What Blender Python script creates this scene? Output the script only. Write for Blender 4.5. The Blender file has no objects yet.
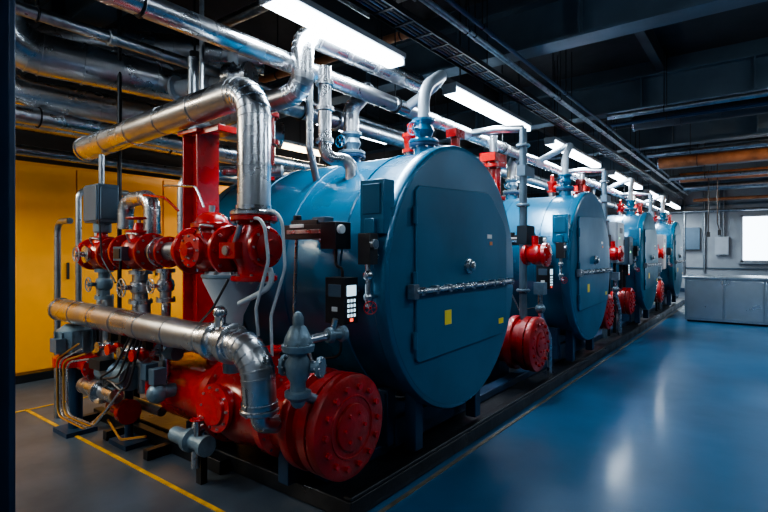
import bpy, bmesh, math, random
from mathutils import Vector, Matrix
random.seed(7)
V=Vector
scene=bpy.context.scene
# ------------------------------------------------------------------ materials
def mat(name, col, rough=.4, metal=0., bump=0., bscale=20., var=0., vscale=3., rvar=0., emit=None, es=0., coat=0., col2=None, spec=.5):
    m=bpy.data.materials.new(name); m.use_nodes=True
    nt=m.node_tree; b=nt.nodes['Principled BSDF']; L=nt.links
    b.inputs['Base Color'].default_value=(*col,1); b.inputs['Roughness'].default_value=rough
    b.inputs['Metallic'].default_value=metal; b.inputs['Coat Weight'].default_value=coat
    b.inputs['Coat Roughness'].default_value=.15
    b.inputs['Specular IOR Level'].default_value=spec
    tc=nt.nodes.new('ShaderNodeTexCoord')
    if var>0 or rvar>0:
        n=nt.nodes.new('ShaderNodeTexNoise'); n.inputs['Scale'].default_value=vscale; n.inputs['Detail'].default_value=6
        L.new(tc.outputs['Object'],n.inputs['Vector'])
        if var>0:
            r=nt.nodes.new('ShaderNodeMix'); r.data_type='RGBA'
            c2=col2 if col2 else tuple(c*(1-var) for c in col)
            r.inputs['A'].default_value=(*col,1); r.inputs['B'].default_value=(*c2,1)
            mr=nt.nodes.new('ShaderNodeMapRange'); mr.inputs['From Min'].default_value=.38; mr.inputs['From Max'].default_value=.68
            L.new(n.outputs['Fac'],mr.inputs['Value']); L.new(mr.outputs['Result'],r.inputs['Factor'])
            L.new(r.outputs['Result'],b.inputs['Base Color'])
        if rvar>0:
            m2=nt.nodes.new('ShaderNodeMapRange'); m2.inputs['From Min'].default_value=.3; m2.inputs['From Max'].default_value=.7
            m2.inputs['To Min'].default_value=max(.03,rough-rvar); m2.inputs['To Max'].default_value=min(1,rough+rvar)
            L.new(n.outputs['Fac'],m2.inputs['Value']); L.new(m2.outputs['Result'],b.inputs['Roughness'])
    if bump>0:
        n2=nt.nodes.new('ShaderNodeTexNoise'); n2.inputs['Scale'].default_value=bscale; n2.inputs['Detail'].default_value=4
        L.new(tc.outputs['Object'],n2.inputs['Vector'])
        bp=nt.nodes.new('ShaderNodeBump'); bp.inputs['Strength'].default_value=bump; bp.inputs['Distance'].default_value=.02
        L.new(n2.outputs['Fac'],bp.inputs['Height']); L.new(bp.outputs['Normal'],b.inputs['Normal'])
    if emit: 
        b.inputs['Emission Color'].default_value=(*emit,1); b.inputs['Emission Strength'].default_value=es
    return m
BLUE=mat('boiler_blue_paint',(.010,.150,.28),.30,.2,.03,12,.3,1.5,.06,coat=.3)
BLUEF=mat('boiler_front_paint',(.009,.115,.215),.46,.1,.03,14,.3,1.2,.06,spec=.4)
NAVY=mat('navy_steel',(.012,.045,.10),.45,.3,.05,10,.3,3)
COLB=mat('column_navy',(.006,.03,.075),.5,.1,.05,10,.3,3)
RED=mat('red_enamel',(.56,.008,.006),.27,0,.05,30,.4,5,.08,coat=.5)
RED2=mat('red_cast_iron',(.40,.008,.006),.38,.05,.2,45,.45,7,.1,coat=.25)
ALU=mat('aluminium_cladding',(.66,.68,.71),.29,1.,.022,6,.3,4,.09)
GALV=mat('galvanised_steel',(.42,.46,.50),.36,1.,.03,30,.4,12,.1)
STEEL=mat('steel_machined',(.60,.62,.65),.28,1.,.03,40,.3,10,.08)
CASTG=mat('cast_blue_grey',(.17,.25,.31),.40,.4,.2,50,.35,8)
BLACK=mat('black_plastic',(.012,.013,.016),.4,0,.05,60)
DARK=mat('black_steel',(.014,.016,.02),.42,.4,.1,20,.3,4)
PLIN=mat('plinth_black',(.01,.012,.016),.38,.1,.15,14,.3,3,.12)
YEL=mat('yellow_panel',(.95,.38,.005),.45,0,.03,8,.18,1.3,.05)
YELD=mat('yellow_line_paint',(.70,.38,.02),.5,0,.1,30,.5,9)
ORL=mat('edge_line_paint',(.15,.12,.08),.5,0,.1,30,.5,9)
BRASS=mat('copper_tube',(.60,.33,.09),.36,.9)
WHITEH=mat('white_hose',(.42,.48,.52),.45)
PALE=mat('pale_grey_enclosure',(.38,.43,.48),.45,.1,.03,10,.15,3)
BOXB=mat('blue_grey_enclosure',(.08,.135,.19),.45,.2,.03,10,.2,3)
LAMP=mat('lamp_diffuser',(.9,.95,1),.4,emit=(.82,.92,1.0),es=16)
LAMPH=mat('lamp_housing',(.3,.33,.36),.4,.6)
SCREEN=mat('lcd_screen',(.5,.7,.8),.2,emit=(.6,.85,1),es=1.2)
LEDG=mat('green_led',(.1,.6,.2),.3,emit=(.2,1,.4),es=3)
LEDR=mat('red_led',(.6,.05,.05),.3,emit=(1,.1,.05),es=2)
STY=mat('yellow_sticker',(.8,.6,.05),.5)
STW=mat('white_sticker',(.7,.72,.7),.5)
STO=mat('orange_sticker',(.7,.2,.04),.5)
STG=mat('green_sign',(.05,.4,.2),.5)
CEIL=mat('ceiling_dark',(.034,.036,.040),.8,0,.3,6,.4,2)
BEAM=mat('beam_blue_grey',(.08,.125,.165),.5,.2,.08,8,.3,2)
BEAMD=mat('joist_dark',(.04,.046,.055),.5,.3,.08,8,.3,2)
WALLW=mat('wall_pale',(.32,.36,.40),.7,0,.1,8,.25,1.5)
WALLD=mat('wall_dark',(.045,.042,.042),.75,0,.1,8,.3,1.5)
RUST=mat('rusty_duct',(.36,.16,.07),.55,.2,.2,12,.5,4)
FLB=mat('floor_epoxy_blue',(.005,.085,.190),.40,0,.05,5,.35,.6,.08,coat=.15)
FLG=mat('floor_epoxy_grey',(.060,.085,.115),.40,0,.06,6,.4,1.4,.1,coat=.12)
STAIN=mat('stainless_sheet',(.42,.50,.57),.32,.9,.04,3,.2,2,.08)
GLASS=mat('gauge_face',(.75,.78,.78),.15)

# ------------------------------------------------------------------ mesh building
def basis(a):
    a=V(a).normalized()
    h=V((0,0,1)) if abs(a.z)<.9 else V((0,1,0))
    x=h.cross(a).normalized(); y=a.cross(x).normalized()
    return x,y,a
class Part:
    def __init__(s,name,bev=0): s.name=name; s.bm=bmesh.new(); s.mats=[]; s.bev=bev
    def mi(s,m):
        if m not in s.mats: s.mats.append(m)
        return s.mats.index(m)
    def face(s,vs,i):
        try:
            f=s.bm.faces.new(vs); f.material_index=i; f.smooth=True
        except ValueError: pass
    def box(s,c,d,m,rz=0.,rx=0.,ry=0.):
        i=s.mi(m); R=Matrix.Rotation(rz,3,'Z')@Matrix.Rotation(ry,3,'Y')@Matrix.Rotation(rx,3,'X'); c=V(c)
        vs=[s.bm.verts.new(c+R@V((sx*d[0]/2,sy*d[1]/2,sz*d[2]/2))) for sx in(-1,1) for sy in(-1,1) for sz in(-1,1)]
        for q in((0,1,3,2),(4,6,7,5),(0,4,5,1),(2,3,7,6),(0,2,6,4),(1,5,7,3)): s.face([vs[k] for k in q],i)
    def lathe(s,o,a,prof,m,seg=32):
        i=s.mi(m); x,y,z=basis(a); o=V(o); rings=[]
        for t,r in prof:
            if r<1e-5: rings.append([s.bm.verts.new(o+z*t)])
            else: rings.append([s.bm.verts.new(o+z*t+(x*math.cos(2*math.pi*k/seg)+y*math.sin(2*math.pi*k/seg))*r) for k in range(seg)])
        for A,B in zip(rings,rings[1:]):
            for k in range(seg):
                k2=(k+1)%seg
                if len(A)==1 and len(B)==1: continue
                if len(A)==1: s.face([A[0],B[k2],B[k]],i)
                elif len(B)==1: s.face([A[k],A[k2],B[0]],i)
                else: s.face([A[k],A[k2],B[k2],B[k]],i)
        if len(rings[0])>1: s.face(rings[0][::-1],i)
        if len(rings[-1])>1: s.face(rings[-1],i)
    def cyl(s,p,q,r,m,seg=20,r2=None):
        p=V(p); q=V(q); s.lathe(p,q-p,[(0,r),((q-p).length,r if r2 is None else r2)],m,seg)
    def ball(s,c,r,m,seg=16,sq=1.,a=(0,0,1)):
        n=8; s.lathe(c,a,[(-r*sq*math.cos(math.pi*k/n), r*math.sin(math.pi*k/n)) for k in range(n+1)],m,seg)
    def path(s,pts,bend,n=6):
        pts=[V(p) for p in pts]; out=[pts[0]]; arcs=[]
        for k in range(1,len(pts)-1):
            a=(pts[k-1]-pts[k]); b=(pts[k+1]-pts[k]); la,lb=a.length,b.length; a.normalize(); b.normalize()
            ang=a.angle(b); 
            if ang>3.1: continue
            t=min(bend/math.tan(ang/2),la*.49 if k>1 else la*.95,lb*.49 if k<len(pts)-2 else lb*.95); R=t*math.tan(ang/2)
            p0=pts[k]+a*t; c=pts[k]+(a+b).normalized()*(R/math.sin(ang/2))
            u=(p0-c); ax=a.cross(b).normalized(); tot=-(math.pi-ang)
            seq=[c+Matrix.Rotation(tot*j/n,3,ax)@u for j in range(n+1)]
            if (seq[-1]-(pts[k]+b*t)).length>1e-3: seq=[c+Matrix.Rotation(-tot*j/n,3,ax)@u for j in range(n+1)]
            arcs.append(seq); out+=seq
        out.append(pts[-1]); return out,arcs
    def sweep(s,P,r,m,seg=14):
        i=s.mi(m); prev=None; rings=[]
        for k,p in enumerate(P):
            d=(P[min(k+1,len(P)-1)]-P[max(k-1,0)])
            if k>0 and k<len(P)-1: d=(P[k]-P[k-1]).normalized()+(P[k+1]-P[k]).normalized()
            d.normalize()
            if prev is None: x,y,_=basis(d)
            else:
                x=prev-d*prev.dot(d); x.normalize(); y=d.cross(x)
            prev=x
            rings.append([s.bm.verts.new(p+(x*math.cos(2*math.pi*j/seg)+y*math.sin(2*math.pi*j/seg))*r) for j in range(seg)])
        for A,B in zip(rings,rings[1:]):
            for j in range(seg): s.face([A[j],A[(j+1)%seg],B[(j+1)%seg],B[j]],i)
        s.face(rings[0][::-1],i); s.face(rings[-1],i)
    def tube(s,pts,r,m,bend=.1,seg=14,n=6):
        P,_=s.path(pts,bend,n); Q=[P[0]]
        for p in P[1:]:
            if (p-Q[-1]).length>1e-4: Q.append(p)
        s.sweep(Q,r,m,seg)
    def clad(s,pts,r,m=None,bend=.2,sp=.45,seg=24):
        m=m or ALU
        P,arcs=s.path(pts,bend,6); Q=[P[0]]
        for p in P[1:]:
            if (p-Q[-1]).length>1e-4: Q.append(p)
        s.sweep(Q,r,m,seg)
        for sq in arcs:
            for j in range(len(sq)):
                d=(sq[min(j+1,len(sq)-1)]-sq[max(j-1,0)]).normalized()
                s.lathe(sq[j]-d*.007,d,[(0,r*.98),(.002,r*1.04),(.012,r*1.04),(.014,r*.98)],m,seg)
        for a,b in zip(Q,Q[1:]):
            L=(b-a).length
            if L>.3:
                d=(b-a).normalized(); n=int(L/sp)
                for j in range(1,n+1):
                    s.lathe(a+d*(L*j/(n+1)),d,[(0,r*.98),(.002,r*1.04),(.022,r*1.04),(.024,r*.98)],m,seg)
        for e,d in((Q[0],(Q[1]-Q[0]).normalized()),(Q[-1],(Q[-2]-Q[-1]).normalized())):
            s.lathe(e,d,[(0,r*1.08),(.03,r*1.08)],STEEL,seg)
    def bolts(s,c,a,R,n,m,r=.011,h=.02,ph=0):
        x,y,z=basis(a); c=V(c)
        for k in range(n):
            t=2*math.pi*(k+ph)/n; p=c+(x*math.cos(t)+y*math.sin(t))*R
            s.cyl(p,p+z*h,r,m,6)
    def flange(s,c,a,r,th,m,n=8,both=True,bm=None):
        z=V(a).normalized(); c=V(c); b=.006
        s.lathe(c-z*th/2,a,[(0,r-b),(b,r),(th-b,r),(th,r-b)],m,32)
        br=max(.006,r*.075)
        s.bolts(c+z*th/2,z,r*.83,n,bm or STEEL,br,br*1.1)
        if both: s.bolts(c-z*th/2,-z,r*.83,n,bm or STEEL,br,br*1.1)
    def ring(s,c,a,R,r,m,seg=28,q=8):
        i=s.mi(m); x,y,z=basis(a); c=V(c); rr=[]
        for k in range(seg):
            t=2*math.pi*k/seg; d=x*math.cos(t)+y*math.sin(t)
            rr.append([s.bm.verts.new(c+d*(R+r*math.cos(2*math.pi*j/q))+z*r*math.sin(2*math.pi*j/q)) for j in range(q)])
        for k in range(seg):
            A=rr[k];B=rr[(k+1)%seg]
            for j in range(q): s.face([A[j],B[j],B[(j+1)%q],A[(j+1)%q]],i)
    def wheel(s,c,a,R,m):
        s.ring(c,a,R,R*.09,m); x,y,z=basis(a); c=V(c)
        for k in range(3):
            t=math.pi*k/3; d=(x*math.cos(t)+y*math.sin(t))*R; s.cyl(c-d,c+d,R*.06,m,8)
        s.cyl(c-z*R*.15,c+z*R*.15,R*.2,m,12)
    def prism(s,poly,x0,x1,m):   # polygon in (y,z) extruded in x
        i=s.mi(m); A=[s.bm.verts.new((x0,p[0],p[1])) for p in poly]; B=[s.bm.verts.new((x1,p[0],p[1])) for p in poly]; n=len(poly)
        s.face(A,i); s.face(B[::-1],i)
        for k in range(n): s.face([A[k],B[k],B[(k+1)%n],A[(k+1)%n]],i)
    def build(s,parent=None,name=None):
        bmesh.ops.recalc_face_normals(s.bm,faces=s.bm.faces)
        me=bpy.data.meshes.new(name or s.name); s.bm.to_mesh(me); s.bm.free()
        for m in s.mats: me.materials.append(m)
        me.set_sharp_from_angle(angle=math.radians(33))
        o=bpy.data.objects.new(name or s.name,me); scene.collection.objects.link(o)
        if s.bev:
            b=o.modifiers.new('bevel','BEVEL'); b.width=s.bev; b.segments=2; b.limit_method='ANGLE'; b.angle_limit=math.radians(50)
        if parent: o.parent=parent
        return o
class Group:
    def __init__(s,name): s.e=bpy.data.objects.new(name,None); s.e.empty_display_size=.1; scene.collection.objects.link(s.e); s.ps=[]
    def part(s,name,bev=0): p=Part(name,bev); s.ps.append(p); return p
    def done(s):
        for p in s.ps: p.build(s.e)
def single(name,bev=0): return Part(name,bev)

# ------------------------------------------------------------------ room shell
X0,X1,Y0,Y1,H=-8.2,5.,-3.,24.,4.8
p=single('floor'); p.box(((X0-2.02)/2,(Y0+Y1)/2,-.05),(abs(X0+2.02),Y1-Y0,.1),FLG); p.box(((X1-2.02)/2,(Y0+Y1)/2,-.05),(X1+2.02,Y1-Y0,.1),FLB); p.build()
p=single('ceiling'); p.box(((X0+X1)/2,(Y0+Y1)/2,H+.05),(X1-X0,Y1-Y0,.1),CEIL); p.build()
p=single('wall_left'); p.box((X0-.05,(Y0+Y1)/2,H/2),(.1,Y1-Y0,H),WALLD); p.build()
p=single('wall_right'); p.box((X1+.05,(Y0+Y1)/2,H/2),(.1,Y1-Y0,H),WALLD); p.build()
p=single('wall_back'); p.box(((X0+X1)/2,Y0-.05,H/2),(X1-X0,.1,H),WALLW); p.build()
p=single('wall_far')
wins=[(-.72,.75),(1.7,3.2)]; zb,zt=1.25,3.1
p.box(((X0+X1)/2,Y1+.1,zb/2),(X1-X0,.2,zb),WALLW); p.box(((X0+X1)/2,Y1+.1,(zt+H)/2),(X1-X0,.2,H-zt),WALLW)
xs=[X0]+[v for w in wins for v in w]+[X1]
for a,b in zip(xs[::2],xs[1::2]): p.box(((a+b)/2,Y1+.1,(zb+zt)/2),(b-a,.2,zt-zb),WALLW)
p.build()
for k,(a,b) in enumerate(wins):
    g=single('window_%d'%(k+1)); 
    for xx in(a+.04,b-.04): g.box((xx,Y1+.03,(zb+zt)/2),(.08,.16,zt-zb),LAMPH)
    for zz in(zb+.04,zt-.04): g.box(((a+b)/2,Y1+.03,zz),(b-a,.16,.08),LAMPH)
    g.box(((a+b)/2+.15,Y1+.03,(zb+zt)/2),(.05,.1,zt-zb),LAMPH)
    g.box(((a+b)/2,Y1-.04,zb-.03),(b-a+.2,.25,.05),LAMPH)
    g.build()
p=single('baseboard_far'); p.box(((X0+X1)/2,Y1-.02,.08),(X1-X0,.03,.16),NAVY); p.build()
p=single('trim_1',.004); p.box((-.2,Y1-.03,3.55),(9,.05,.09),BEAM); p.box((-.2,Y1-.03,1.0),(9,.05,.05),BEAM); p.build()

# ceiling beams
for y in (-1.2,2.25,5.75,9.2,12.65,16.1,19.5,22.6):
    p=single('ceiling_beam')
    p.box(((X0+X1)/2,y,4.015),(X1-X0-.02,.30,.03),BEAM); p.box(((X0+X1)/2,y,4.4),(X1-X0-.02,.04,.76),BEAM); p.box(((X0+X1)/2,y,4.52),(X1-X0-.02,.30,.03),BEAM)
    for x in [X0+.6+k*1.5 for k in range(9)]: p.box((x,y,4.26),(.02,.26,.5),BEAM)
    p.build()
for x in (-6.6,-4.2,-1.3,1.0,3.4):
    p=single('ceiling_joist'); p.box((x,(Y0+Y1)/2,4.66),(.12,Y1-Y0-.02,.25),BEAMD); p.build()

# left column
p=single('steel_column',.006); p.box((-3.17,.74,2.4),(.04,.26,4.78),COLB)
p.box((-3.17,.87,2.4),(.34,.03,4.78),COLB); p.box((-3.17,.61,2.4),(.34,.03,4.78),COLB); p.box((-3.17,.74,.02),(.5,.5,.04),COLB)
p.build()

# floor lines
p=single('floor_line'); p.box((-4.1,1.90,.003),(4.1,.030,.006),YELD); p.box((-6.12,1.0,.003),(.03,4.5,.006),YELD); p.build()
p=single('floor_line'); p.box((-1.93,12.2,.003),(.03,22,.006),ORL); p.build()

# plinth
p=single('equipment_plinth',.01); p.box((-3.6,10.9,.06),(3.2,17.2,.12),PLIN); 
p.box((-2.03,10.9,.135),(.07,17.2,.03),DARK); p.box((-2.35,10.9,.16),(.14,17.0,.08),NAVY); p.box((-3.9,10.9,.16),(.14,17.0,.08),NAVY)
p.build()

# yellow cabinets
g=Group('yellow_cabinet'); p=g.part('carcass',.008); p.box((-7.8,2.9,1.4),(.74,5.0,2.8),YEL)
p.box((-7.8,2.9,.05),(.78,5.0,.1),DARK)
d=g.part('doors',.012)
for k in range(4):
    y=.42+.62+k*1.22; d.box((-7.41,y,1.45),(.04,1.2,2.62),YEL); 
    d.box((-7.38,y+.5,1.4),(.03,.03,.22),BLACK)
d.box((-7.385,1.95,1.85),(.01,.13,.11),STG); d.box((-7.385,3.15,1.9),(.01,.12,.1),STW)
g.done()

# ------------------------------------------------------------------ lights
def lamp(x,ya,yb,z=3.4,e=30,w=.16,col=(.80,.91,1.),lm=None):
    g=Group('fluorescent_light'); p=g.part('housing',.006); p.box((x,(ya+yb)/2,z+.06),(w+.03,yb-ya,.05),LAMPH)
    for y in(ya+.01,yb-.01): p.box((x,y,z+.01),(w+.01,.02,.08),LAMPH)
    for y in(ya+.25,yb-.25): p.cyl((x,y,z+.08),(x,y,4.78),.008,DARK,8)
    q=g.part('diffuser',.015); q.box((x,(ya+yb)/2,z),(w,yb-ya-.04,.06),lm or LAMP); g.done()
    L=bpy.data.lights.new('tube_light','AREA'); L.shape='RECTANGLE'; L.size=w; L.size_y=yb-ya-.1; L.energy=e*(yb-ya); L.color=col
    o=bpy.data.objects.new('tube_emitter',L); o.location=(x,(ya+yb)/2,z-.04); scene.collection.objects.link(o); o.parent=g.e
for a,b in((2.25,3.80),(4.75,6.95),(7.95,10.8),(12.,15.2),(16.3,19.3),(20.3,23.0)): lamp(-2.72,a,b,3.4,40)
for a,b in((4.8,6.4),(8,10),(11.2,13.6),(15,17.5)): lamp(-4.75,a,b,3.4,28)
WL=mat('warm_lamp_diffuser',(1,.85,.6),.4,emit=(1.,.72,.42),es=10)
lamp(-6.5,-2.2,.2,3.6,66,col=(1,.86,.66),lm=WL); lamp(-6.3,5.0,6.6,3.4,26,col=(1,.82,.58),lm=WL)  # first one is unseen, added as warm fill on cabinets and equipment
lamp(-4.4,-1.6,.0,3.9,32,.3)  # unseen camera-left fill, added to brighten left equipment and ducts
for a,b,e in((-1.5,.2,5),(2.5,4.2,16),(6.6,8.3,38),(11,12.7,38),(15.5,17.2,28)): lamp(1.7,a,b,4.3,e,.3,(.72,.87,1.))  # unseen aisle row, added to light the floor and boiler fronts
lamp(-1.6,-2.2,-.6,4.3,24,.3,(.9,.95,1))  # unseen front fill, added behind the camera
# unseen ceiling-hung uplighters, added to brighten beams and ducts
def fill_flood(name,x,y,z,e,tgt,col=(1,.62,.35),lm=None):
    g=Group(name); p=g.part('case',.01); d=(V(tgt)-V((x,y,z))).normalized()
    p.lathe(V((x,y,z))-d*.14,d,[(0,.06),(.04,.10),(.11,.13),(.13,.13)],DARK,20); p.tube([V((x,y,z))-d*.12,(x+.2,y,z-.08),(x+.2,y,4.79)],.012,DARK,.05,8)
    q=g.part('lens'); q.lathe(V((x,y,z))-d*.012,d,[(0,.12),(.008,.12)],lm or WL,20); g.done()
    L=bpy.data.lights.new('fill_flood','SPOT'); L.energy=e; L.color=col; L.spot_size=2.4; L.spot_blend=.8; L.shadow_soft_size=.12
    o=bpy.data.objects.new('fill_flood_emitter',L); o.location=V((x,y,z))+d*.02; o.rotation_euler=d.to_track_quat('-Z','Y').to_euler(); scene.collection.objects.link(o); o.parent=g.e
fill_flood('added_warm_uplighter',2.6,11.6,3.3,420,(-1.5,13.4,4.4))  # added out of view to warm the far ceiling
fill_flood('added_warm_uplighter',2.6,15.6,3.2,300,(-1.5,17.,4.4))
fill_flood('added_ceiling_uplighter',2.4,3.4,3.5,70,(-1.5,6.2,4.4),(.7,.85,1),LAMP)  # added out of view to lighten the near beam

# ------------------------------------------------------------------ overhead pipes
def yp(name,x,z,r,m,y0,y1,clad=False,hang=True):
    p=single(name)
    if clad: p.clad([(x,y0,z),(x,y1,z)],r,m,sp=.7,seg=18)
    else:
        p.cyl((x,y0,z),(x,y1,z),r,m,14)
        y=y0+1.4
        while y<y1: p.lathe((x,y,z),(0,1,0),[(0,r*.95),(.01,r*1.3),(.05,r*1.3),(.06,r*.95)],m,14); y+=2.3
    if hang:
        y=y0+.9
        while y<y1:
            p.ring((x,y,z),(0,1,0),r*1.1,.008,DARK,16,6); p.cyl((x,y,z+r),(x,y,4.78),.007,DARK,6); y+=2.6
    p.build()
yp('overhead_steam_pipe',-2.97,3.14,.072,ALU,.6,22,True)
yp('overhead_steam_pipe',-3.35,3.30,.06,ALU,.8,22,True)
yp('overhead_water_pipe',-3.72,3.08,.085,GALV,2.6,22)
yp('overhead_water_pipe',-4.3,3.42,.05,GALV,.5,22)
yp('overhead_conduit',-2.38,3.86,.022,GALV,1.0,22)
yp('overhead_conduit',-2.28,3.80,.016,GALV,1.0,22)
yp('overhead_conduit',-2.2,3.86,.022,NAVY,1.0,22)
yp('overhead_water_pipe',-5.8,3.0,.09,ALU,1.0,18,True)
yp('overhead_water_pipe',-6.4,2.75,.06,GALV,0.4,18)
yp('overhead_water_pipe',-6.9,3.2,.12,ALU,0.4,18,True)
p=single('cable_tray')
for dx in(-.11,.11): p.box((-2.5+dx,11.5,3.66),(.012,21,.05),DARK)
y=1.2
while y<22: p.box((-2.5,y,3.65),(.22,.03,.012),DARK); y+=.3
for k,dx in enumerate((-.08,-.04,0,.04,.08)): p.cyl((-2.5+dx,1.1,3.665),(-2.5+dx,21.9,3.665),.014,BLACK if k%2 else NAVY,8)
for y in(2.2,5,8,11,14,17,20):
    for dx in(-.11,.11): p.cyl((-2.5+dx,y,3.66),(-2.5+dx,y,4.78),.006,DARK,6)
p.build()
def xp(name,y,z,r,m,x0,x1,clad=False):
    p=single(name)
    if clad: p.clad([(x0,y,z),(x1,y,z)],r,m,sp=.7,seg=18)
    else: p.cyl((x0,y,z),(x1,y,z),r,m,14)
    x=x0+.8
    while x<x1: p.ring((x,y,z),(1,0,0),r*1.1,.008,DARK,16,6); p.cyl((x,y,z+r),(x,y,4.78),.007,DARK,6); x+=2.
    p.build()
xp('ceiling_water_pipe',8.6,3.82,.045,GALV,-2.0,4.9); xp('ceiling_water_pipe',8.85,3.74,.03,NAVY,-2.0,4.9)
xp('ceiling_water_pipe',12.0,3.72,.05,GALV,-2.0,4.9); xp('ceiling_duct',13.4,3.75,.13,RUST,-2.0,4.9,True)
xp('ceiling_water_pipe',15.2,3.6,.06,GALV,-2.0,4.9); xp('ceiling_water_pipe',18.2,3.65,.08,GALV,-2.0,4.9); xp('ceiling_water_pipe',21,3.5,.06,RUST,-2.0,4.9)
xp('ceiling_duct',17.2,3.85,.14,RUST,-2.,4.9,True); xp('ceiling_duct',10.6,4.15,.16,BEAMD,-2.,4.9,True)
xp('ceiling_water_pipe',.3,4.0,.05,GALV,-7.9,-2.2); xp('ceiling_water_pipe',3.3,4.15,.06,GALV,-7.9,-2.2); xp('ceiling_water_pipe',4.4,3.98,.05,RUST,-7.9,-2.9)
p=single('ventilation_grille'); 
for k in range(8): p.box((-3.2,3.3+.35+k*.09,4.30),(.6,.02,.06),GALV,rx=.5)
p.box((-3.51,3.95,4.3),(.02,.8,.08),GALV); p.box((-2.89,3.95,4.3),(.02,.8,.08),GALV)
for x in(-3.49,-2.91):
    for y in(3.6,4.3): p.cyl((x,y,4.33),(x,y,4.78),.008,DARK,6)
p.build()

# ------------------------------------------------------------------ boilers
R=1.05; XF=-1.94; ZC=1.455
def boiler(yc,first=False,Lb=2.35):
    g=Group('steam_boiler')
    s=g.part('shell')
    prof=[(0,0),(0,R-.03),(-.012,R-.008),(-.03,R),(-.10,R),(-.115,R-.012),(-.12,R-.035),(-.42,R-.035),(-.425,R-.025),(-.455,R-.025),(-.46,R-.035)]
    for t in(1.0,1.6,2.2): prof+=[(-t,R-.035),(-t-.004,R-.026),(-t-.04,R-.026),(-t-.044,R-.035)]
    prof+=[(-Lb,R-.035),(-Lb-.15,R-.12),(-Lb-.26,R*.6),(-Lb-.3,0)]
    s.lathe((XF,yc,ZC),(1,0,0),prof[1:],BLUE,96)
    f=g.part('front_plate'); f.lathe((XF,yc,ZC),(1,0,0),[(-.01,R-.03),(.002,R-.035),(.006,R-.05),(.006,0)],BLUEF,96)
    d=g.part('door',.007)
    poly=[(-.73,-.55),(-.70,-.58),(.75,-.55),(.79,-.51),(.79,.36),(.74,.46),(.48,.68),(.40,.71),(-.69,.66),(-.73,.62)]
    d.prism([(yc+a,ZC+b) for a,b in poly],XF+.006,XF+.03,BLUEF)
    for zz in(.45,.0,-.42):
        d.cyl((XF+.03,yc-.75,ZC+zz-.06),(XF+.03,yc-.75,ZC+zz+.06),.018,BLUEF,10)
    h=g.part('locking_bar',.003)
    zb=ZC-.075
    h.cyl((XF+.075,yc-.80,zb),(XF+.075,yc+.84,zb),.016,STEEL,12)
    h.box((XF+.05,yc+.02,zb),(.02,1.6,.035),STEEL)
    for k in range(9):
        yy=yc-.72+k*.19; h.box((XF+.055,yy,zb),(.06,.035,.06),STEEL); h.cyl((XF+.08,yy,zb),(XF+.10,yy,zb),.014,STEEL,6)
    h.box((XF+.05,yc-.80,zb),(.06,.06,.10),GALV)
    k_=g.part('sight_port'); k_.lathe((XF+.03,yc+.02,ZC+.08),(1,0,0),[(0,.062),(.02,.062),(.025,.05),(.03,.04),(.05,.04),(.055,.03)],STEEL,24)
    k_.bolts((XF+.05,yc+.02,ZC+.08),(1,0,0),.05,6,STEEL,.006,.01)
    st=g.part('labels'); st.box((XF+.032,yc-.30,ZC-.30),(.003,.10,.11),STY); st.box((XF+.032,yc+.42,ZC+.33),(.003,.09,.035),STW); st.box((XF+.032,yc+.45,ZC+.27),(.003,.05,.03),STO)
    st.box((XF+.032,yc+.66,ZC-.43),(.003,.10,.05),STY)
    l=g.part('support_saddle',.006)
    for x in(XF-.35,XF-1.85):
        l.box((x,yc,.29),(.18,1.15,.20),NAVY)
        l.prism([(yc-.66,.38),(yc+.66,.38),(yc+.66,.60),(yc+.45,.50),(yc,.42),(yc-.45,.50),(yc-.66,.60)],x-.05,x+.05,NAVY)
        for yy in(-.6,.6): l.box((x,yc+yy,.41),(.14,.1,.42),NAVY)
    l.box((XF-.16,yc-.48,.38),(.10,.10,.42),NAVY); l.box((XF-.16,yc+.48,.38),(.10,.10,.42),NAVY)
    t=g.part('steam_nozzle')
    ztop=ZC+R-.035
    for x,r in((XF-.38,.085),(XF-1.2,.09)):
        t.cyl((x,yc,ztop-.05),(x,yc,ztop+.08),r,BLUE); t.flange((x,yc,ztop+.09),(0,0,1),r*1.5,.03,NAVY); t.flange((x,yc,ztop+.122),(0,0,1),r*1.5,.03,BLUE if x>XF-1 else CASTG)
        t.lathe((x,yc,ztop+.135),(0,0,1),[(0,r*.7),(.03,r*.8),(.08,r*1.05),(.13,r*.8),(.16,r*1.15),(.18,r*1.15)],BLUE if x>XF-1 else CASTG,20)
        t.cyl((x,yc-.16,ztop+.21),(x,yc,ztop+.21),.018,STEEL,10); t.wheel((x,yc-.16,ztop+.21),(0,1,0),.055,BLUE)
    x=XF-.38
    t.tube([(x,yc,ztop+.30),(x,yc,3.06),(x-.02,yc+.38,3.30),(-2.60,yc+.62,3.28),(-2.93,yc+.66,3.16)],.05,PALE,.28,16,9)
    t.clad([(XF-1.2,yc,ztop+.30),(XF-1.2,yc,3.02),(XF-1.2,yc+.3,3.3),(-3.35,yc+.3,3.30)],.075,bend=.12)
    # top safety valve (red)
    v=g.part('safety_valve'); x=XF-.62
    v.cyl((x,yc+.15,ztop-.05),(x,yc+.15,ztop+.08),.05,STEEL); v.lathe((x,yc+.15,ztop+.08),(0,0,1),[(0,.075),(.03,.075),(.035,.05),(.12,.06),(.14,.075),(.17,.075),(.18,.03),(.26,.03),(.28,0)],RED,20)
    v.cyl((x,yc+.15,ztop+.16),(x+.14,yc+.15,ztop+.16),.045,RED,16); v.flange((x+.15,yc+.15,ztop+.16),(1,0,0),.07,.02,RED)
    x=XF-.25
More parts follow.
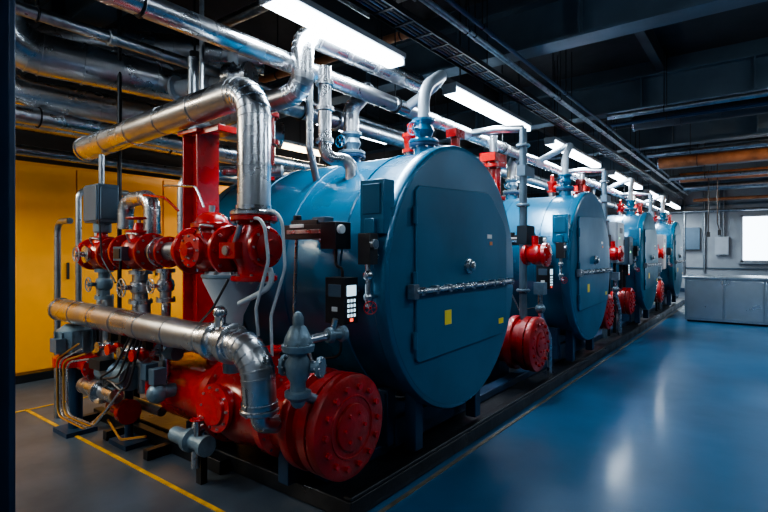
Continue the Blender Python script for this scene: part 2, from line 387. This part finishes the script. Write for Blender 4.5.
    v.cyl((x,yc+.32,ztop-.12),(x,yc+.32,ztop+.06),.045,RED); v.flange((x,yc+.32,ztop+.07),(0,0,1),.085,.03,RED); v.cyl((x,yc+.32,ztop+.07),(x,yc+.32,ztop+.2),.04,RED); v.box((x,yc+.32,ztop+.23),(.10,.16,.07),RED)
    # side instruments (on -Y side)
    i=g.part('control_box',.006); ys=yc-1.12
    i.box((XF-.27,ys-.05,1.335),(.17,.13,.30),BLACK); i.box((XF-.183,ys-.05,1.40),(.004,.09,.07),SCREEN)
    for a in range(4):
        for b in range(3): i.box((XF-.183,ys-.08+b*.03,1.335-a*.032),(.004,.018,.02),SCREEN)
    i.box((XF-.183,ys-.05,1.21),(.004,.03,.02),LEDR)
    i.box((XF-.27,ys-.118,1.40),(.11,.004,.08),BOXB); i.box((XF-.27,ys-.118,1.28),(.05,.004,.03),STW)
    i.box((XF-.27,ys+.08,1.4),(.05,.16,.04),STEEL)
    j=g.part('actuator_console',.008)
    j.box((XF-.55,ys-.02,1.79),(.50,.12,.10),BLACK); j.box((XF-.60,ys-.03,1.855),(.26,.09,.035),BLACK); j.box((XF-.35,ys-.02,1.76),(.14,.15,.18),BLACK)
    j.box((XF-.55,ys-.085,1.79),(.42,.01,.03),STEEL); j.box((XF-.66,ys-.085,1.83),(.14,.008,.025),STW); j.cyl((XF-.83,ys-.02,1.79),(XF-.30+.0,ys-.02,1.72),.02,STEEL,10)
    j.box((XF-.5,ys+.08,1.74),(.05,.16,.05),STEEL); j.cyl((XF-.28,ys-.06,1.80),(XF-.25,ys-.06,1.80),.03,GLASS,14)
    j.box((XF-.47,ys-.02,1.87),(.12,.09,.04),BOXB); j.cyl((XF-.70,ys-.04,1.87),(XF-.70,ys-.04,1.91),.03,BLACK,12)
    b=g.part('side_bracket',.006); b.box((XF-.12,yc-.98,1.95),(.20,.12,.36),BLUE); b.box((XF-.12,yc-1.04,1.77),(.08,.06,.2),BLUE); b.box((XF-.12,yc-1.045,2.0),(.15,.01,.2),BLUEF)
    k2=g.part('gauge_cluster',.003)
    xx=XF-.08; yy=yc-1.13
    k2.box((xx,yy,1.67),(.10,.08,.20),BLACK); k2.cyl((xx,yy,1.60),(xx,yy,1.30),.018,STEEL,12); k2.ball((xx,yy,1.50),.035,STEEL); k2.ball((xx,yy,1.36),.03,GALV)
    k2.cyl((xx,yy,1.36),(xx,yc-.95,1.36),.014,STEEL,10); k2.cyl((xx,yy,1.62),(xx,yc-.95,1.62),.02,STEEL,10)
    k2.cyl((xx+.05,yy-.01,1.70),(xx+.075,yy-.01,1.70),.032,GALV,18); k2.cyl((xx+.075,yy-.01,1.70),(xx+.078,yy-.01,1.70),.026,BOXB,18)
    k2.cyl((xx,yy,1.31),(xx+.06,yy-.05,1.30),.012,STEEL,8); k2.wheel((xx+.06,yy-.05,1.30),(1,-.8,0),.04,RED)
    # conduit loops
    c=g.part('conduits')
    c.tube([(XF-.35,ys-.02,1.70),(XF-.35,ys-.02,1.55),(XF-.28,ys-.03,1.55),(XF-.28,ys-.03,1.48)],.010,BLACK,.05,8)
    c.tube([(XF-.75,ys+.0,1.75),(XF-.80,ys+.02,1.2),(XF-.60,ys+.05,.8),(XF-.45,ys+.12,.7)],.012,STEEL,.15,8)
    c.tube([(XF-.30,ys-.02,1.2),(XF-.32,ys+.0,.95),(XF-.55,ys+.0,.9)],.009,BLACK,.08,8)
    g.done()
for y in(3.62,7.45,12.0,16.4): boiler(y)

# ------------------------------------------------------------------ red burner/pump drum sets
def drum(x,y,z,r,L,big=False):
    g=Group('red_flanged_drum'); p=g.part('end_flange')
    p.lathe((x,y,z),(-1,0,0),[(-.02,0),(-.02,r*.40),(-.015,r*.44),(0,r*.45),(0,r*.90),(.012,r*.985),(.02,r),(.075,r),(.085,r*.97)],RED2,48)
    p.bolts((x,y,z),(1,0,0),r*.76,14,RED,.019,.022); p.bolts((x+.02,y,z),(1,0,0),r*.28,6,RED,.012,.014)
    p.ring((x,y,z),(1,0,0),r*.58,.008,RED2,40,6)
    q=g.part('flange_stack')
    q.lathe((x-.085,y,z),(-1,0,0),[(0,r*.90),(.01,r*.90),(.012,r*.99),(.075,r*.99),(.085,r*.93),(.09,r*.84),(.16,r*.84),(.165,r*.98),(.18,r),(.23,r),(.24,r*.97),(.25,r*.8)],RED2,48)
    q.bolts((x-.1,y,z),(1,0,0),r*.93,18,STEEL,.010,.02)
    b=g.part('body')
    b.lathe((x-.33,y,z-.02),(-1,0,0),[(0,r*.8),(.06,r*.74),(.20,r*.74),(.22,r*.90),(.28,r*.90),(.30,r*.76),(.46,r*.84),(.62,r*.92),(.78,r*.84),(.80,r*.98),(.86,r*.98),(.88,r*.78),(L-.5,r*.8),(L-.38,r*.62),(L-.3,0)],RED,40)
    b.bolts((x-.55,y,z-.02),(1,0,0),r*.83,16,STEEL,.010,.02); b.bolts((x-1.13,y,z-.02),(1,0,0),r*.91,16,STEEL,.010,.02)
    if big:
        # side hatch, drain boss and lifting lugs
        c=g.part('hatch'); xx=x-.95
        c.lathe((xx,y-r*.75,z+.02),(0,-1,0),[(0,.13),(.06,.13),(.062,.165),(.09,.165),(.092,.12),(.11,.11)],RED,28); c.bolts((xx,y-r*.75-.09,z+.02),(0,-1,0),.14,10,STEEL,.009,.014)
        c.lathe((xx-.42,y,z+r*.6),(0,0,1),[(0,.10),(.10,.10),(.102,.14),(.135,.14),(.14,.05)],RED,24); c.bolts((xx-.42,y,z+r*.6+.135),(0,0,1),.115,8,STEEL,.008,.012)
        c.cyl((xx+.3,y-.05,z+r*.6),(xx+.3,y-.08,z+r*.6+.22),.05,RED); c.flange((xx+.3,y-.08,z+r*.6+.22),(0,-.1,1),.085,.025,RED)
        c.tube([(xx-.2,y-r*.7,z-.1),(xx-.2,y-r*.7-.12,z-.1),(xx-.2,y-r*.7-.12,.14)],.03,STEEL,.06)
        c.cyl((xx-.65,y-.05,z+.02),(xx-.65,y-r-.06,z+.02),.05,CASTG); c.ball((xx-.65,y-r-.06,z+.02),.075,CASTG)
    f=g.part('feet',.005)
    zf=.12; 
    for xx in(x-.5,x-L+.55): f.box((xx,y+.03,zf+(z-r*.6-zf)/2),(.10,.30,z-r*.6-zf),NAVY)
    g.done()
drum(-2.02,2.34,.57,.325,2.0,True)
drum(-2.02,5.6,.60,.31,1.5)
drum(-2.02,8.85,.66,.29,1.5); drum(-2.02,10.6,.70,.26,1.5)
drum(-2.02,14.2,.66,.28,1.5)

# ------------------------------------------------------------------ big insulated pipes
p=single('insulated_steam_pipe'); p.clad([(-5.15,2.08,2.63),(-2.64,2.08,2.72),(-2.64,2.08,1.92)],.108,bend=.19,sp=.5)
p.flange((-2.64,2.08,1.90),(0,0,1),.15,.03,STEEL); p.build()
p=single('insulated_return_pipe'); p.clad([(-5.2,1.88,1.12),(-2.36,1.88,1.08),(-2.36,1.90,.74)],.10,bend=.17,sp=.42)
p.flange((-2.36,1.90,.72),(0,0,1),.115,.03,STEEL); p.tube([(-2.36,1.90,.71),(-2.36,1.90,.64),(-2.36,2.05,.60)],.055,STEEL,.05)
p.lathe((-2.80,1.88,1.087),(1,0,0),[(0,.10),(.01,.125),(.06,.125),(.07,.10),(.16,.10),(.17,.125),(.22,.125),(.23,.1)],ALU,24)
p.cyl((-2.72,1.88,1.1),(-2.72,1.88,1.26),.035,STEEL); p.ball((-2.72,1.88,1.27),.045,STEEL); p.build()
p=single('insulated_exhaust_duct'); 
p.clad([(-4.3,1.6,4.5),(-5.1,1.35,4.0),(-5.3,1.45,3.45),(-4.9,3.3,3.42)],.19,bend=.35,sp=.4); p.build()
p=single('insulated_exhaust_duct'); 
p.clad([(-5.9,1.6,4.5),(-6.0,1.6,3.25),(-5.4,3.0,3.15),(-4.8,4.2,3.1)],.15,bend=.3,sp=.4); p.build()
p=single('insulated_exhaust_duct'); 
p.clad([(-7.9,.9,3.80),(-6.2,1.3,3.78),(-4.4,3.6,3.78)],.16,bend=.4,sp=.5); p.build()
p=single('insulated_riser_pipe'); p.clad([(-3.9,2.66,2.84),(-2.86,2.72,2.90),(-2.86,2.72,3.36),(-2.90,4.4,3.42)],.088,bend=.15,sp=.4); p.build()
p=single('riser_pipe'); p.tube([(-2.74,2.84,3.10),(-2.74,2.84,2.38),(-2.60,3.0,2.38),(-2.60,3.0,2.15)],.052,ALU,.09)
for z in(2.95,2.75,2.5): p.lathe((-2.74,2.84,z),(0,0,1),[(0,.05),(.005,.07),(.035,.07),(.04,.05)],STEEL,18)
p.tube([(-2.97,2.9,3.12),(-2.97,2.9,2.5),(-2.97,3.0,2.2)],.03,GALV,.06); p.build()
# motorised valve up high
g=Group('motorised_valve'); p=g.part('body'); p.lathe((-4.85,2.8,3.33),(.75,.25,0),[(0,.10),(.03,.13),(.06,.13),(.07,.08),(.42,.085),(.43,.12),(.47,.12),(.48,.07),(.7,.075)],PALE,22)
p.lathe((-4.2,3.0,3.36),(.75,.25,0),[(0,.14),(.05,.15),(.10,.15),(.12,.10),(.2,.10),(.22,.13),(.26,.13)],STEEL,22); p.bolts((-4.1,3.03,3.36),(.75,.25,0),.12,8,STEEL)
q=g.part('actuator',.01); q.box((-4.55,2.78,3.50),(.25,.13,.11),BLACK,rz=.3); q.cyl((-4.55,2.85,3.55),(-4.55,2.85,3.66),.05,BLACK); q.cyl((-4.55,2.85,3.6),(-4.55,2.85,4.78),.012,DARK,8)
q.cyl((-4.13,3.0,3.45),(-4.13,3.0,3.62),.05,PALE); q.wheel((-4.13,3.0,3.64),(0,0,1),.10,PALE); g.done()

# red column
g=Group('red_riser_pillar'); p=g.part('web',.005); x,y=-3.46,2.22
p.box((x,y,1.73),(.18,.05,1.64),RED); p.box((x-.09,y,1.73),(.02,.19,1.64),RED); p.box((x+.09,y,1.73),(.02,.19,1.64),RED)
p.box((x,y,2.555),(.26,.24,.03),RED); p.box((x+.17,y,2.55),(.34,.16,.05),RED); p.box((x,y,.925),(.28,.26,.03),RED); p.box((x,y,1.05),(.24,.22,.02),RED)
p.bolts((x,y,2.57),(0,0,1),.10,4,STEEL,.01,.015,.5); g.done()
p=single('red_pipe_riser',.005); x,y=-3.62,3.0
p.cyl((x,y,2.3),(x,y,2.9),.07,RED); p.flange((x,y,2.65),(0,0,1),.11,.05,RED); p.flange((x,y,2.9),(0,0,1),.11,.05,RED); p.build()

# red gate valve generator (along X)
def xvalve(name,xa,xb,y,z,r,top='wheel',front='cap',m=RED):
    g=Group(name); L=xb-xa; b=g.part('body')
    b.lathe((xa,y,z),(1,0,0),[(0,r*.62),(L*.10,r*.62),(L*.22,r*.72),(L*.36,r*1.02),(L*.5,r*1.12),(L*.64,r*1.02),(L*.78,r*.72),(L*.9,r*.62),(L,r*.62)],m,28)
    f=g.part('flanges')
    f.flange((xa+.015,y,z),(1,0,0),r*1.2,.035,m,8); f.flange((xb-.015,y,z),(1,0,0),r*1.2,.035,m,8)
    xm=(xa+xb)/2
    if front=='cap':
        f.lathe((xm,y,z),(0,-1,0),[(0,r*.7),(r*1.05,r*.7),(r*1.1,r*.8),(r*1.22,r*.8),(r*1.27,r*.42),(r*1.5,r*.3)],m,24); f.bolts((xm,y-r*1.22,z),(0,-1,0),r*.68,8,STEEL,.008,.012)
    elif front=='stem':
        f.lathe((xm,y,z),(0,-1,0),[(0,r*.5),(r*1.1,r*.5),(r*1.15,r*.62),(r*1.25,r*.62),(r*1.3,r*.2),(r*1.9,r*.15)],STEEL,20); f.wheel((xm,y-r*1.8,z),(0,1,0),r*.55,STEEL)
    else:
        f.box((xm,y-r*1.1,z-r*.1),(r*1.1,r*.6,r*.9),BOXB); f.box((xm,y-r*1.42,z-r*.1),(r*.8,.01,r*.6),STW if front=='plate' else BLACK); f.cyl((xm-r*.2,y-r*1.1,z-r*.5),(xm-r*.2,y-r*1.1,z-r*1.1),.012,BLACK,8)
    t=g.part('bonnet')
    if top=='dome':
        t.lathe((xm,y,z+r*.8),(0,0,1),[(0,r*.75),(r*.25,r*.7),(r*.3,r*1.0),(r*.5,r*1.0),(r*.55,r*.85),(r*.85,r*.7),(r*1.05,r*.4),(r*1.1,0)],m,26); t.bolts((xm,y,z+r*1.3),(0,0,1),r*.88,8,STEEL,.008,.012); t.cyl((xm,y,z+r*1.85),(xm,y,z+r*2.2),r*.15,STEEL,10)
    elif top=='motor':
        t.lathe((xm,y,z+r*.8),(0,0,1),[(0,r*.7),(r*.3,r*.6),(r*.35,r*.8),(r*.5,r*.8),(r*.55,r*.4),(r*.9,r*.35)],m,24); t.lathe((xm,y,z+r*1.6),(0,0,1),[(0,r*.55),(r*.1,r*.62),(r*.9,r*.62),(r*1.0,r*.5),(r*1.1,0)],CASTG,24)
    else:
        t.lathe((xm,y,z+r*.8),(0,0,1),[(0,r*.7),(r*.4,r*.6),(r*.45,r*.85),(r*.6,r*.85),(r*.65,r*.4),(r*1.1,r*.3)],m,24); t.cyl((xm,y,z+r*1.8),(xm,y,z+r*2.3),r*.12,STEEL,10); t.wheel((xm,y,z+r*2.2),(0,0,1),r*.75,RED)
    t.tube([(xm+r*.6,y-r*.9,z+r*.6),(xm+r*.9,y-r*1.3,z+r*1.2),(xb,y-r*1.0,z+r*1.1)],.008,STEEL,.03,8)
    g.done()
xvalve('red_gate_valve',-3.24,-2.79,2.02,1.66,.14,'dome','cap')
# cross body below the vertical pipe
g=Group('red_check_valve'); p=g.part('body')
p.flange((-2.64,2.08,1.865),(0,0,1),.15,.035,RED); p.lathe((-2.64,2.08,1.85),(0,0,-1),[(0,.10),(.04,.11),(.12,.15),(.22,.15),(.30,.11),(.36,.10)],RED,28); p.flange((-2.64,2.08,1.48),(0,0,1),.15,.035,RED)
p.cyl((-2.77,2.05,1.68),(-2.50,2.08,1.68),.10,RED); p.flange((-2.50,2.06,1.68),(1,0,0),.13,.035,RED)
p.lathe((-2.48,2.06,1.68),(1,0,0),[(0,.09),(.02,.10),(.03,.05),(.06,.05),(.07,0)],RED2,20)
p.box((-2.66,1.915,1.66),(.16,.06,.10),RED); p.cyl((-2.66,1.89,1.66),(-2.66,1.87,1.66),.03,STEEL,12); p.cyl((-2.66,1.93,1.66),(-2.58,1.93,1.82),.018,STEEL,8); g.done()
xvalve('red_gate_valve',-4.95,-4.52,2.05,1.63,.12,'motor','stem'); xvalve('red_gate_valve',-4.30,-3.85,2.05,1.65,.125,'wheel','box')
p=single('valve_link_pipe'); p.cyl((-4.52,2.05,1.64),(-4.30,2.05,1.64),.07,STEEL); p.cyl((-3.85,2.05,1.65),(-3.24,2.05,1.66),.075,GALV); 
p.flange((-3.72,2.05,1.65),(1,0,0),.12,.03,STEEL); p.flange((-3.62,2.05,1.65),(1,0,0),.12,.03,RED); p.flange((-3.38,2.05,1.66),(1,0,0),.12,.03,RED); p.build()
p=single('elbow_pipe'); p.clad([(-4.0,2.12,1.80),(-4.0,2.12,2.10),(-4.45,2.12,2.10),(-4.45,2.12,1.85)],.065,bend=.12,sp=.3); p.build()
p=single('elbow_pipe'); p.tube([(-3.75,2.25,1.80),(-3.75,2.25,2.25),(-3.75,2.6,2.35),(-3.3,2.9,2.35)],.05,ALU,.12); p.build()
# vertical valves beneath
def vvalve(name,x,y,z0,z1,r,m=STEEL):
    g=Group(name); b=g.part('body'); L=z1-z0
    b.lathe((x,y,z0),(0,0,1),[(0,r*1.3),(.03,r*1.3),(.032,r*.8),(L*.3,r*.8),(L*.36,r*1.1),(L*.5,r*1.25),(L*.64,r*1.1),(L*.7,r*.8),(L-.032,r*.8),(L-.03,r*1.3),(L,r*1.3)],m,22)
    b.bolts((x,y,z0+.03),(0,0,1),r*1.1,6,STEEL,.008,.012)
    h=g.part('handle'); h.cyl((x,y,z0+L/2),(x,y-r*2.2,z0+L/2),r*.3,m,10); h.wheel((x,y-r*2.2,z0+L/2),(0,1,0),r*1.0,m); g.done()
vvalve('globe_valve',-4.05,2.05,1.23,1.50,.07); vvalve('globe_valve',-4.70,2.05,1.23,1.50,.06,CASTG); vvalve('globe_valve',-3.72,2.08,1.26,1.52,.055)
p=single('drop_pipe')
p.cyl((-4.05,2.08,1.23),(-4.05,2.08,.50),.05,GALV); p.cyl((-4.70,2.08,1.23),(-4.70,2.08,.45),.05,GALV); p.cyl((-3.75,2.1,1.25),(-3.75,2.1,.6),.035,STEEL)
for z in(1.0,.75): p.lathe((-4.05,2.08,z),(0,0,1),[(0,.05),(.01,.08),(.05,.08),(.06,.05)],STEEL,18)
p.tube([(-5.0,2.15,1.4),(-5.0,2.15,.35),(-3.9,2.15,.35)],.04,GALV,.1)
p.tube([(-4.4,2.2,1.5),(-4.4,2.2,.55),(-3.4,2.2,.55)],.045,STEEL,.1); p.build()
# lower manifold between return pipe and drum
g=Group('condensate_manifold'); p=g.part('header')
p.cyl((-4.55,2.12,.86),(-3.62,2.12,.86),.055,CASTG); p.flange((-4.55,2.12,.86),(1,0,0),.09,.03,CASTG); p.flange((-3.9,2.12,.86),(1,0,0),.09,.03,RED)
for k,x in enumerate((-4.40,-4.22,-4.02,-3.82)):
    p.cyl((x,2.12,.86),(x,1.98,.86),.028,STEEL,12); p.lathe((x,1.98,.86),(0,-1,0),[(0,.035),(.03,.05),(.05,.05),(.06,.03),(.09,.03),(.10,.045),(.12,.045)],RED if k%2 else STEEL,16)
    p.cyl((x,2.10,.82),(x,2.10,.5),.018,STEEL if k%2 else BRASS,10)
    p.box((x,1.99,.93),(.05,.06,.07),BLACK)
q=g.part('solenoids',.005)
for k,x in enumerate((-3.62,-3.74)): q.box((x,1.96,.72+k*.02),(.08,.1,.12),BOXB); q.cyl((x,1.96,.6),(x,2.1,.6),.03,STEEL,12); q.cyl((x,1.96,.56),(x,1.96,.68),.03,RED,12)
g.done()
# cone funnel / strainer
g=Group('cone_strainer'); p=g.part('cone'); x,y=-2.86,2.07
p.lathe((x,y,1.52),(0,0,-1),[(0,.15),(.03,.19),(.06,.19),(.30,.075),(.36,.07)],PALE,32); p.flange((x,y,1.49),(0,0,1),.20,.025,CASTG,10)
p.cyl((x,y,1.2),(x,y,.84),.06,CASTG); g.done()
# regulator in front
g=Group('pressure_regulator'); p=g.part('body'); x,y=-2.12,1.98; k=.9
p.lathe((x,y,.80),(0,0,1),[(a*k,b*k) for a,b in [(0,.05),(.03,.085),(.06,.085),(.065,.05),(.12,.05),(.16,.075),(.24,.08),(.28,.06),(.31,.06),(.315,.10),(.34,.105),(.355,.105),(.36,.09),(.40,.085),(.47,.05),(.48,.035),(.53,.035),(.56,.02),(.57,0)]],CASTG,28)
p.bolts((x,y,1.12),(0,0,1),.085,8,STEEL,.007,.01)
p.cyl((x-.10,y-.0,.99),(x+.10,y+.08,.99),.035,CASTG,16); p.flange((x-.11,y-.005,.99),(1,.4,0),.062,.025,CASTG); p.flange((x+.10,y+.08,.99),(1,.4,0),.062,.025,CASTG)
q=g.part('side_valve'); 
q.tube([(x+.02,y+.02,1.14),(x+.0,y+.25,1.14)],.026,STEEL); q.lathe((x,y+.24,1.14),(.2,1,0),[(0,.045),(.03,.05),(.04,.03),(.09,.035),(.10,.05),(.13,.05)],CASTG,16)
q.cyl((x,y+.28,1.14),(x+.03,y+.28,1.24),.018,STEEL); q.cyl((x,y,.84),(x,y+.17,.76),.03,CASTG); q.ball((x,y,.80),.045,CASTG); g.done()
# white hoses
p=single('white_hose')
p.tube([(-2.56,2.0,1.86),(-2.42,1.98,1.86),(-2.40,2.0,1.60),(-2.52,2.0,1.30),(-2.56,2.05,1.12)],.011,WHITEH,.10)
p.tube([(-2.52,2.06,1.90),(-2.35,2.06,1.92),(-2.32,2.06,1.55),(-2.45,2.06,1.25),(-2.44,2.06,1.0)],.010,WHITEH,.12)
p.tube([(-2.44,2.04,1.55),(-2.40,2.04,1.45),(-2.52,2.0,1.38),(-2.66,1.98,1.32)],.018,WHITEH,.12); p.build()
# electrical box at left
g=Group('junction_box'); p=g.part('case',.008); p.box((-4.75,2.05,2.08),(.28,.18,.34),BOXB); p.box((-4.75,1.955,2.08),(.26,.015,.31),BOXB); p.box((-4.60,2.05,2.08),(.015,.15,.28),BOXB)
p.cyl((-4.75,2.05,2.24),(-4.75,2.05,2.53),.025,GALV,10); g.done()
p=single('conduit_pipe'); p.tube([(-5.6,2.0,1.0),(-5.6,2.0,1.95),(-5.3,2.0,1.95)],.03,GALV,.1); p.tube([(-5.62,2.2,.9),(-5.62,2.2,2.3),(-5.62,2.7,2.3)],.03,GALV,.1)
p.cyl((-5.6,2.0,.0),(-5.6,2.0,1.0),.03,GALV,12); p.cyl((-5.62,2.2,.0),(-5.62,2.2,.9),.03,GALV,12); p.build()
p=single('vertical_conduit'); p.cyl((-4.95,2.3,0),(-4.95,2.3,4.0),.02,DARK,10); p.cyl((-3.65,2.35,2.8),(-3.65,2.35,4.0),.02,GALV,10); p.cyl((-3.86,2.4,2.0),(-3.86,2.4,3.3),.04,GALV,12); p.build()
# lower-left pump
g=Group('feed_pump'); p=g.part('motor'); x,y,z=-5.05,1.95,.72
p.lathe((x,y,z),(0,0,1),[(0,.13),(.02,.15),(.22,.15),(.24,.12),(.27,.08),(.28,0)],CASTG,24)
for k in range(12):
    t=math.pi*2*k/12; p.box((x+.155*math.cos(t),y+.155*math.sin(t),z+.12),(.03,.01,.18),CASTG,rz=t)
p.box((x+.05,y-.16,z+.1),(.14,.08,.12),BOXB); q=g.part('volute'); q.lathe((x,y,z-.12),(0,0,1),[(0,.12),(.02,.18),(.10,.18),(.12,.12)],RED,24); q.cyl((x,y,z-.08),(x+.4,y,z-.08),.06,RED); q.flange((x+.38,y,z-.08),(1,0,0),.10,.03,RED)
q.cyl((x,y,.04),(x,y,z-.1),.06,NAVY); q.box((x,y,.02),(.3,.26,.04),NAVY); g.done()
g=Group('burner_fan'); p=g.part('casing'); x,y,z=-4.35,2.0,.62
p.lathe((x-.25,y,z),(1,0,0),[(0,.05),(.02,.09),(.22,.09),(.25,.12),(.30,.12),(.33,.10),(.5,.10)],CASTG,24); p.box((x-.05,y-.1,z+.1),(.2,.12,.08),BLACK)
p.lathe((x-.35,y-.12,z-.12),(1,0,0),[(0,.03),(.02,.07),(.30,.07),(.32,.10),(.36,.10),(.38,.06),(.6,.06)],STEEL,20)
p.lathe((x-.1,y+.0,z-.28),(1,0,0),[(0,.05),(.25,.06),(.26,.1),(.32,.1)],RED,20); p.cyl((x,y+.1,.04),(x,y+.1,z),.035,NAVY); p.box((x,y+.1,.02),(.3,.2,.04),NAVY); g.done()
g=Group('condensate_pump'); p=g.part('body'); x,y,z=-3.20,1.96,.34
p.lathe((x-.2,y,z),(1,0,0),[(0,.03),(.02,.055),(.18,.055),(.2,.08),(.24,.08),(.25,.05),(.36,.05),(.38,.07),(.42,.07)],CASTG,20); p.cyl((x+.1,y,z),(x+.1,y,z+.16),.02,STEEL); p.wheel((x+.1,y,z+.16),(0,0,1),.045,RED)
p.cyl((x,y,z),(x,y+.2,z+.1),.03,STEEL); p.box((x,y+.1,.16),(.06,.05,.32),DARK); g.done()
p=single('copper_tubing')
for k in range(4):
    o=.07*k
    p.tube([(-4.75+o,1.86,.85-o*.5),(-5.0+o,1.78,.70),(-4.98+o,1.78,.20+o*.25),(-4.5+o,1.80,.18+o*.35),(-4.15+o,1.86,.40+o)],.009,BRASS if k%2==0 else STEEL,.09,8)
p.tube([(-4.2,1.86,.3),(-3.9,1.82,.22),(-3.6,1.86,.3)],.010,BRASS,.1,8); p.build()
p=single('black_cable')
for k in range(4):
    o=.06*k; p.tube([(-3.95+o,1.92,1.0),(-4.0+o,1.82,.75-o),(-4.2+o,1.80,.65),(-4.3,1.87,.60-o*.3)],.009,BLACK,.08,8)
p.tube([(-4.6,1.95,1.9),(-4.45,1.9,1.95),(-4.4,1.9,1.6),(-4.2,1.92,1.4)],.008,BLACK,.08,8)
p.tube([(-3.4,2.0,1.95),(-3.5,1.95,2.05),(-3.9,2.0,2.1)],.01,RED,.08,8)
p.tube([(-3.0,1.95,1.95),(-3.1,1.95,2.1),(-3.6,2.0,2.15)],.008,STEEL,.08,8)
p.tube([(-2.66,1.9,1.48),(-2.75,1.85,1.3),(-2.95,1.88,1.18)],.008,BLACK,.08,8); p.build()
# dark skid frame to carry the train
p=single('skid_frame',.005)
p.box((-4.25,2.25,.05),(2.1,.08,.10),DARK)
for x in(-5.2,-4.6,-3.9): p.box((x,2.15,.04),(.07,.28,.08),DARK)
for x in(-4.55,): p.box((x,2.26,1.0),(.05,.05,1.8),DARK)
p.build()

# ------------------------------------------------------------------ equipment between boilers
def between(y,z0=.12):
    g=Group('red_header_valve'); p=g.part('body'); x=-2.65; yy=y
    p.cyl((x,yy,1.9),(x,yy,2.75),.09,RED); p.flange((x,yy,2.3),(0,0,1),.15,.05,RED); p.flange((x,yy,2.70),(0,0,1),.16,.05,RED); p.box((x,yy,2.80),(.20,.34,.10),RED); p.cyl((x,yy,2.8),(x,yy,3.08),.05,GALV)
    p.cyl((x,yy,z0),(x,yy,1.9),.06,GALV); g.done()
    p=single('riser_pipe'); x=-2.25
    p.cyl((x,yy-.05,z0),(x,yy-.05,3.1),.045,BEAM); p.cyl((x-.05,yy+.12,.9),(x-.05,yy+.12,3.1),.03,BEAM); p.box((x,yy+.03,2.6),(.10,.3,.12),BOXB); p.box((x,yy+.03,1.85),(.12,.25,.22),BLACK)
    for z in(1.2,2.2,2.9): p.flange((x,yy-.05,z),(0,0,1),.08,.03,CASTG)
    p.tube([(x,yy-.05,3.1),(-2.6,yy-.05,3.14),(-2.95,yy-.05,3.14)],.045,GALV,.1); p.build()
    g=Group('red_gate_valve'); p=g.part('body'); z=1.62; x=-2.12
    p.lathe((x-.14,yy-.02,z),(1,0,0),[(0,.10),(.03,.13),(.06,.13),(.07,.09),(.14,.12),(.2,.12),(.24,.09),(.25,.14),(.29,.14),(.30,.06),(.33,0)],RED,26); p.bolts((x+.15,yy-.02,z),(1,0,0),.115,8,STEEL,.009,.012); p.cyl((x,yy-.02,z+.1),(x,yy-.02,z+.22),.04,RED); g.done()
    p=single('drain_pipe'); zz=max(z0,.12); p.tube([(-2.1,yy+.1,1.2),(-2.1,yy+.1,.9),(-2.1,yy+.42,.6),(-2.1,yy+.42,.12)],.03,STEEL,.1); p.ball((-2.1,yy+.1,.98),.06,CASTG); p.box((-2.1,yy+.1,1.22),(.12,.12,.14),CASTG); p.cyl((-2.1,yy+.1,.98),(-2.02,yy-.02,.98),.02,STEEL,8); p.build()
between(5.72,.86); between(9.5); between(14.1,.90)
def cabinet(x,y,w,z0,z1,m=PALE,zf=.12):
    g=Group('control_cabinet'); p=g.part('case',.01); p.box((x,y,(z0+z1)/2),(.28,w,z1-z0),m); d=g.part('door',.006); d.box((x+.15,y,(z0+z1)/2),(.02,w-.04,z1-z0-.04),m); d.box((x+.162,y,z1-.16),(.005,w*.4,.10),BLACK); d.box((x+.165,y+w*.4,(z0+z1)/2),(.02,.02,.12),BLACK); d.box((x+.163,y-w*.25,z1-.3),(.006,.03,.03),LEDG)
    l=g.part('stand',.003)
    for s in(-1,1): l.box((x,y+s*(w/2-.05),(z0+zf)/2),(.05,.05,z0-zf),DARK)
    g.done()
cabinet(-2.25,9.98,.55,1.45,2.2); cabinet(-2.2,10.62,.4,1.4,1.95,BOXB,.95); cabinet(-2.2,14.75,.5,1.2,2.1); cabinet(-2.95,10.1,.8,2.25,2.75)
# steel counter
g=Group('stainless_counter'); p=g.part('body',.01); p.box((-.35,14.5,.54),(2.3,1.3,1.0),STAIN); p.box((-.35,14.5,1.05),(2.4,1.4,.05),STAIN); p.box((-.35,14.5,.03),(2.2,1.2,.06),DARK)
for x in(-1.1,-.35,.4): p.box((x,13.84,.54),(.72,.02,.9),STAIN)
g.done()
p=single('wall_pipework')
for x in(-1.25,-1.4,-1.9,-2.6,1.1): p.cyl((x,Y1-.12,.8 if x<-1.5 else 1.5),(x,Y1-.12,4.2),.04,GALV,10)
p.box((-1.32,Y1-.1,1.9),(.45,.18,.7),PALE); p.box((-2.3,Y1-.1,2.2),(.5,.18,.9),BOXB); p.cyl((-7,Y1-.15,3.3),(4.8,Y1-.15,3.3),.06,GALV,12); p.build()
p=single('hanging_cable')
p.tube([(-.95,15.5,4.0),(-.95,15.5,2.4),(-.9,15.5,2.2)],.012,BLACK,.1,8); p.tube([(-1.25,17,4.0),(-1.25,17,2.2)],.014,BLACK,.1,8); p.box((-.9,15.5,2.15),(.08,.06,.14),BLACK); p.box((-1.25,17,2.15),(.08,.06,.14),BLACK); p.build()

# ------------------------------------------------------------------ world, lights, camera
w=bpy.data.worlds.new('World'); scene.world=w; w.use_nodes=True
bg=w.node_tree.nodes['Background']; bg.inputs['Color'].default_value=(.72,.86,1,1); bg.inputs['Strength'].default_value=6
cam=bpy.data.cameras.new('camera'); co=bpy.data.objects.new('camera',cam); scene.collection.objects.link(co)
co.location=(0,0,1.65); co.rotation_euler=(math.radians(90),0,math.radians(37.2)); cam.sensor_width=36; cam.lens=500/768*36; cam.shift_y=-4/768
cam.clip_start=.05; cam.clip_end=100
scene.camera=co
scene.view_settings.view_transform='AgX'
try: scene.view_settings.look='AgX - Medium High Contrast'
except Exception: pass
scene.view_settings.exposure=.25
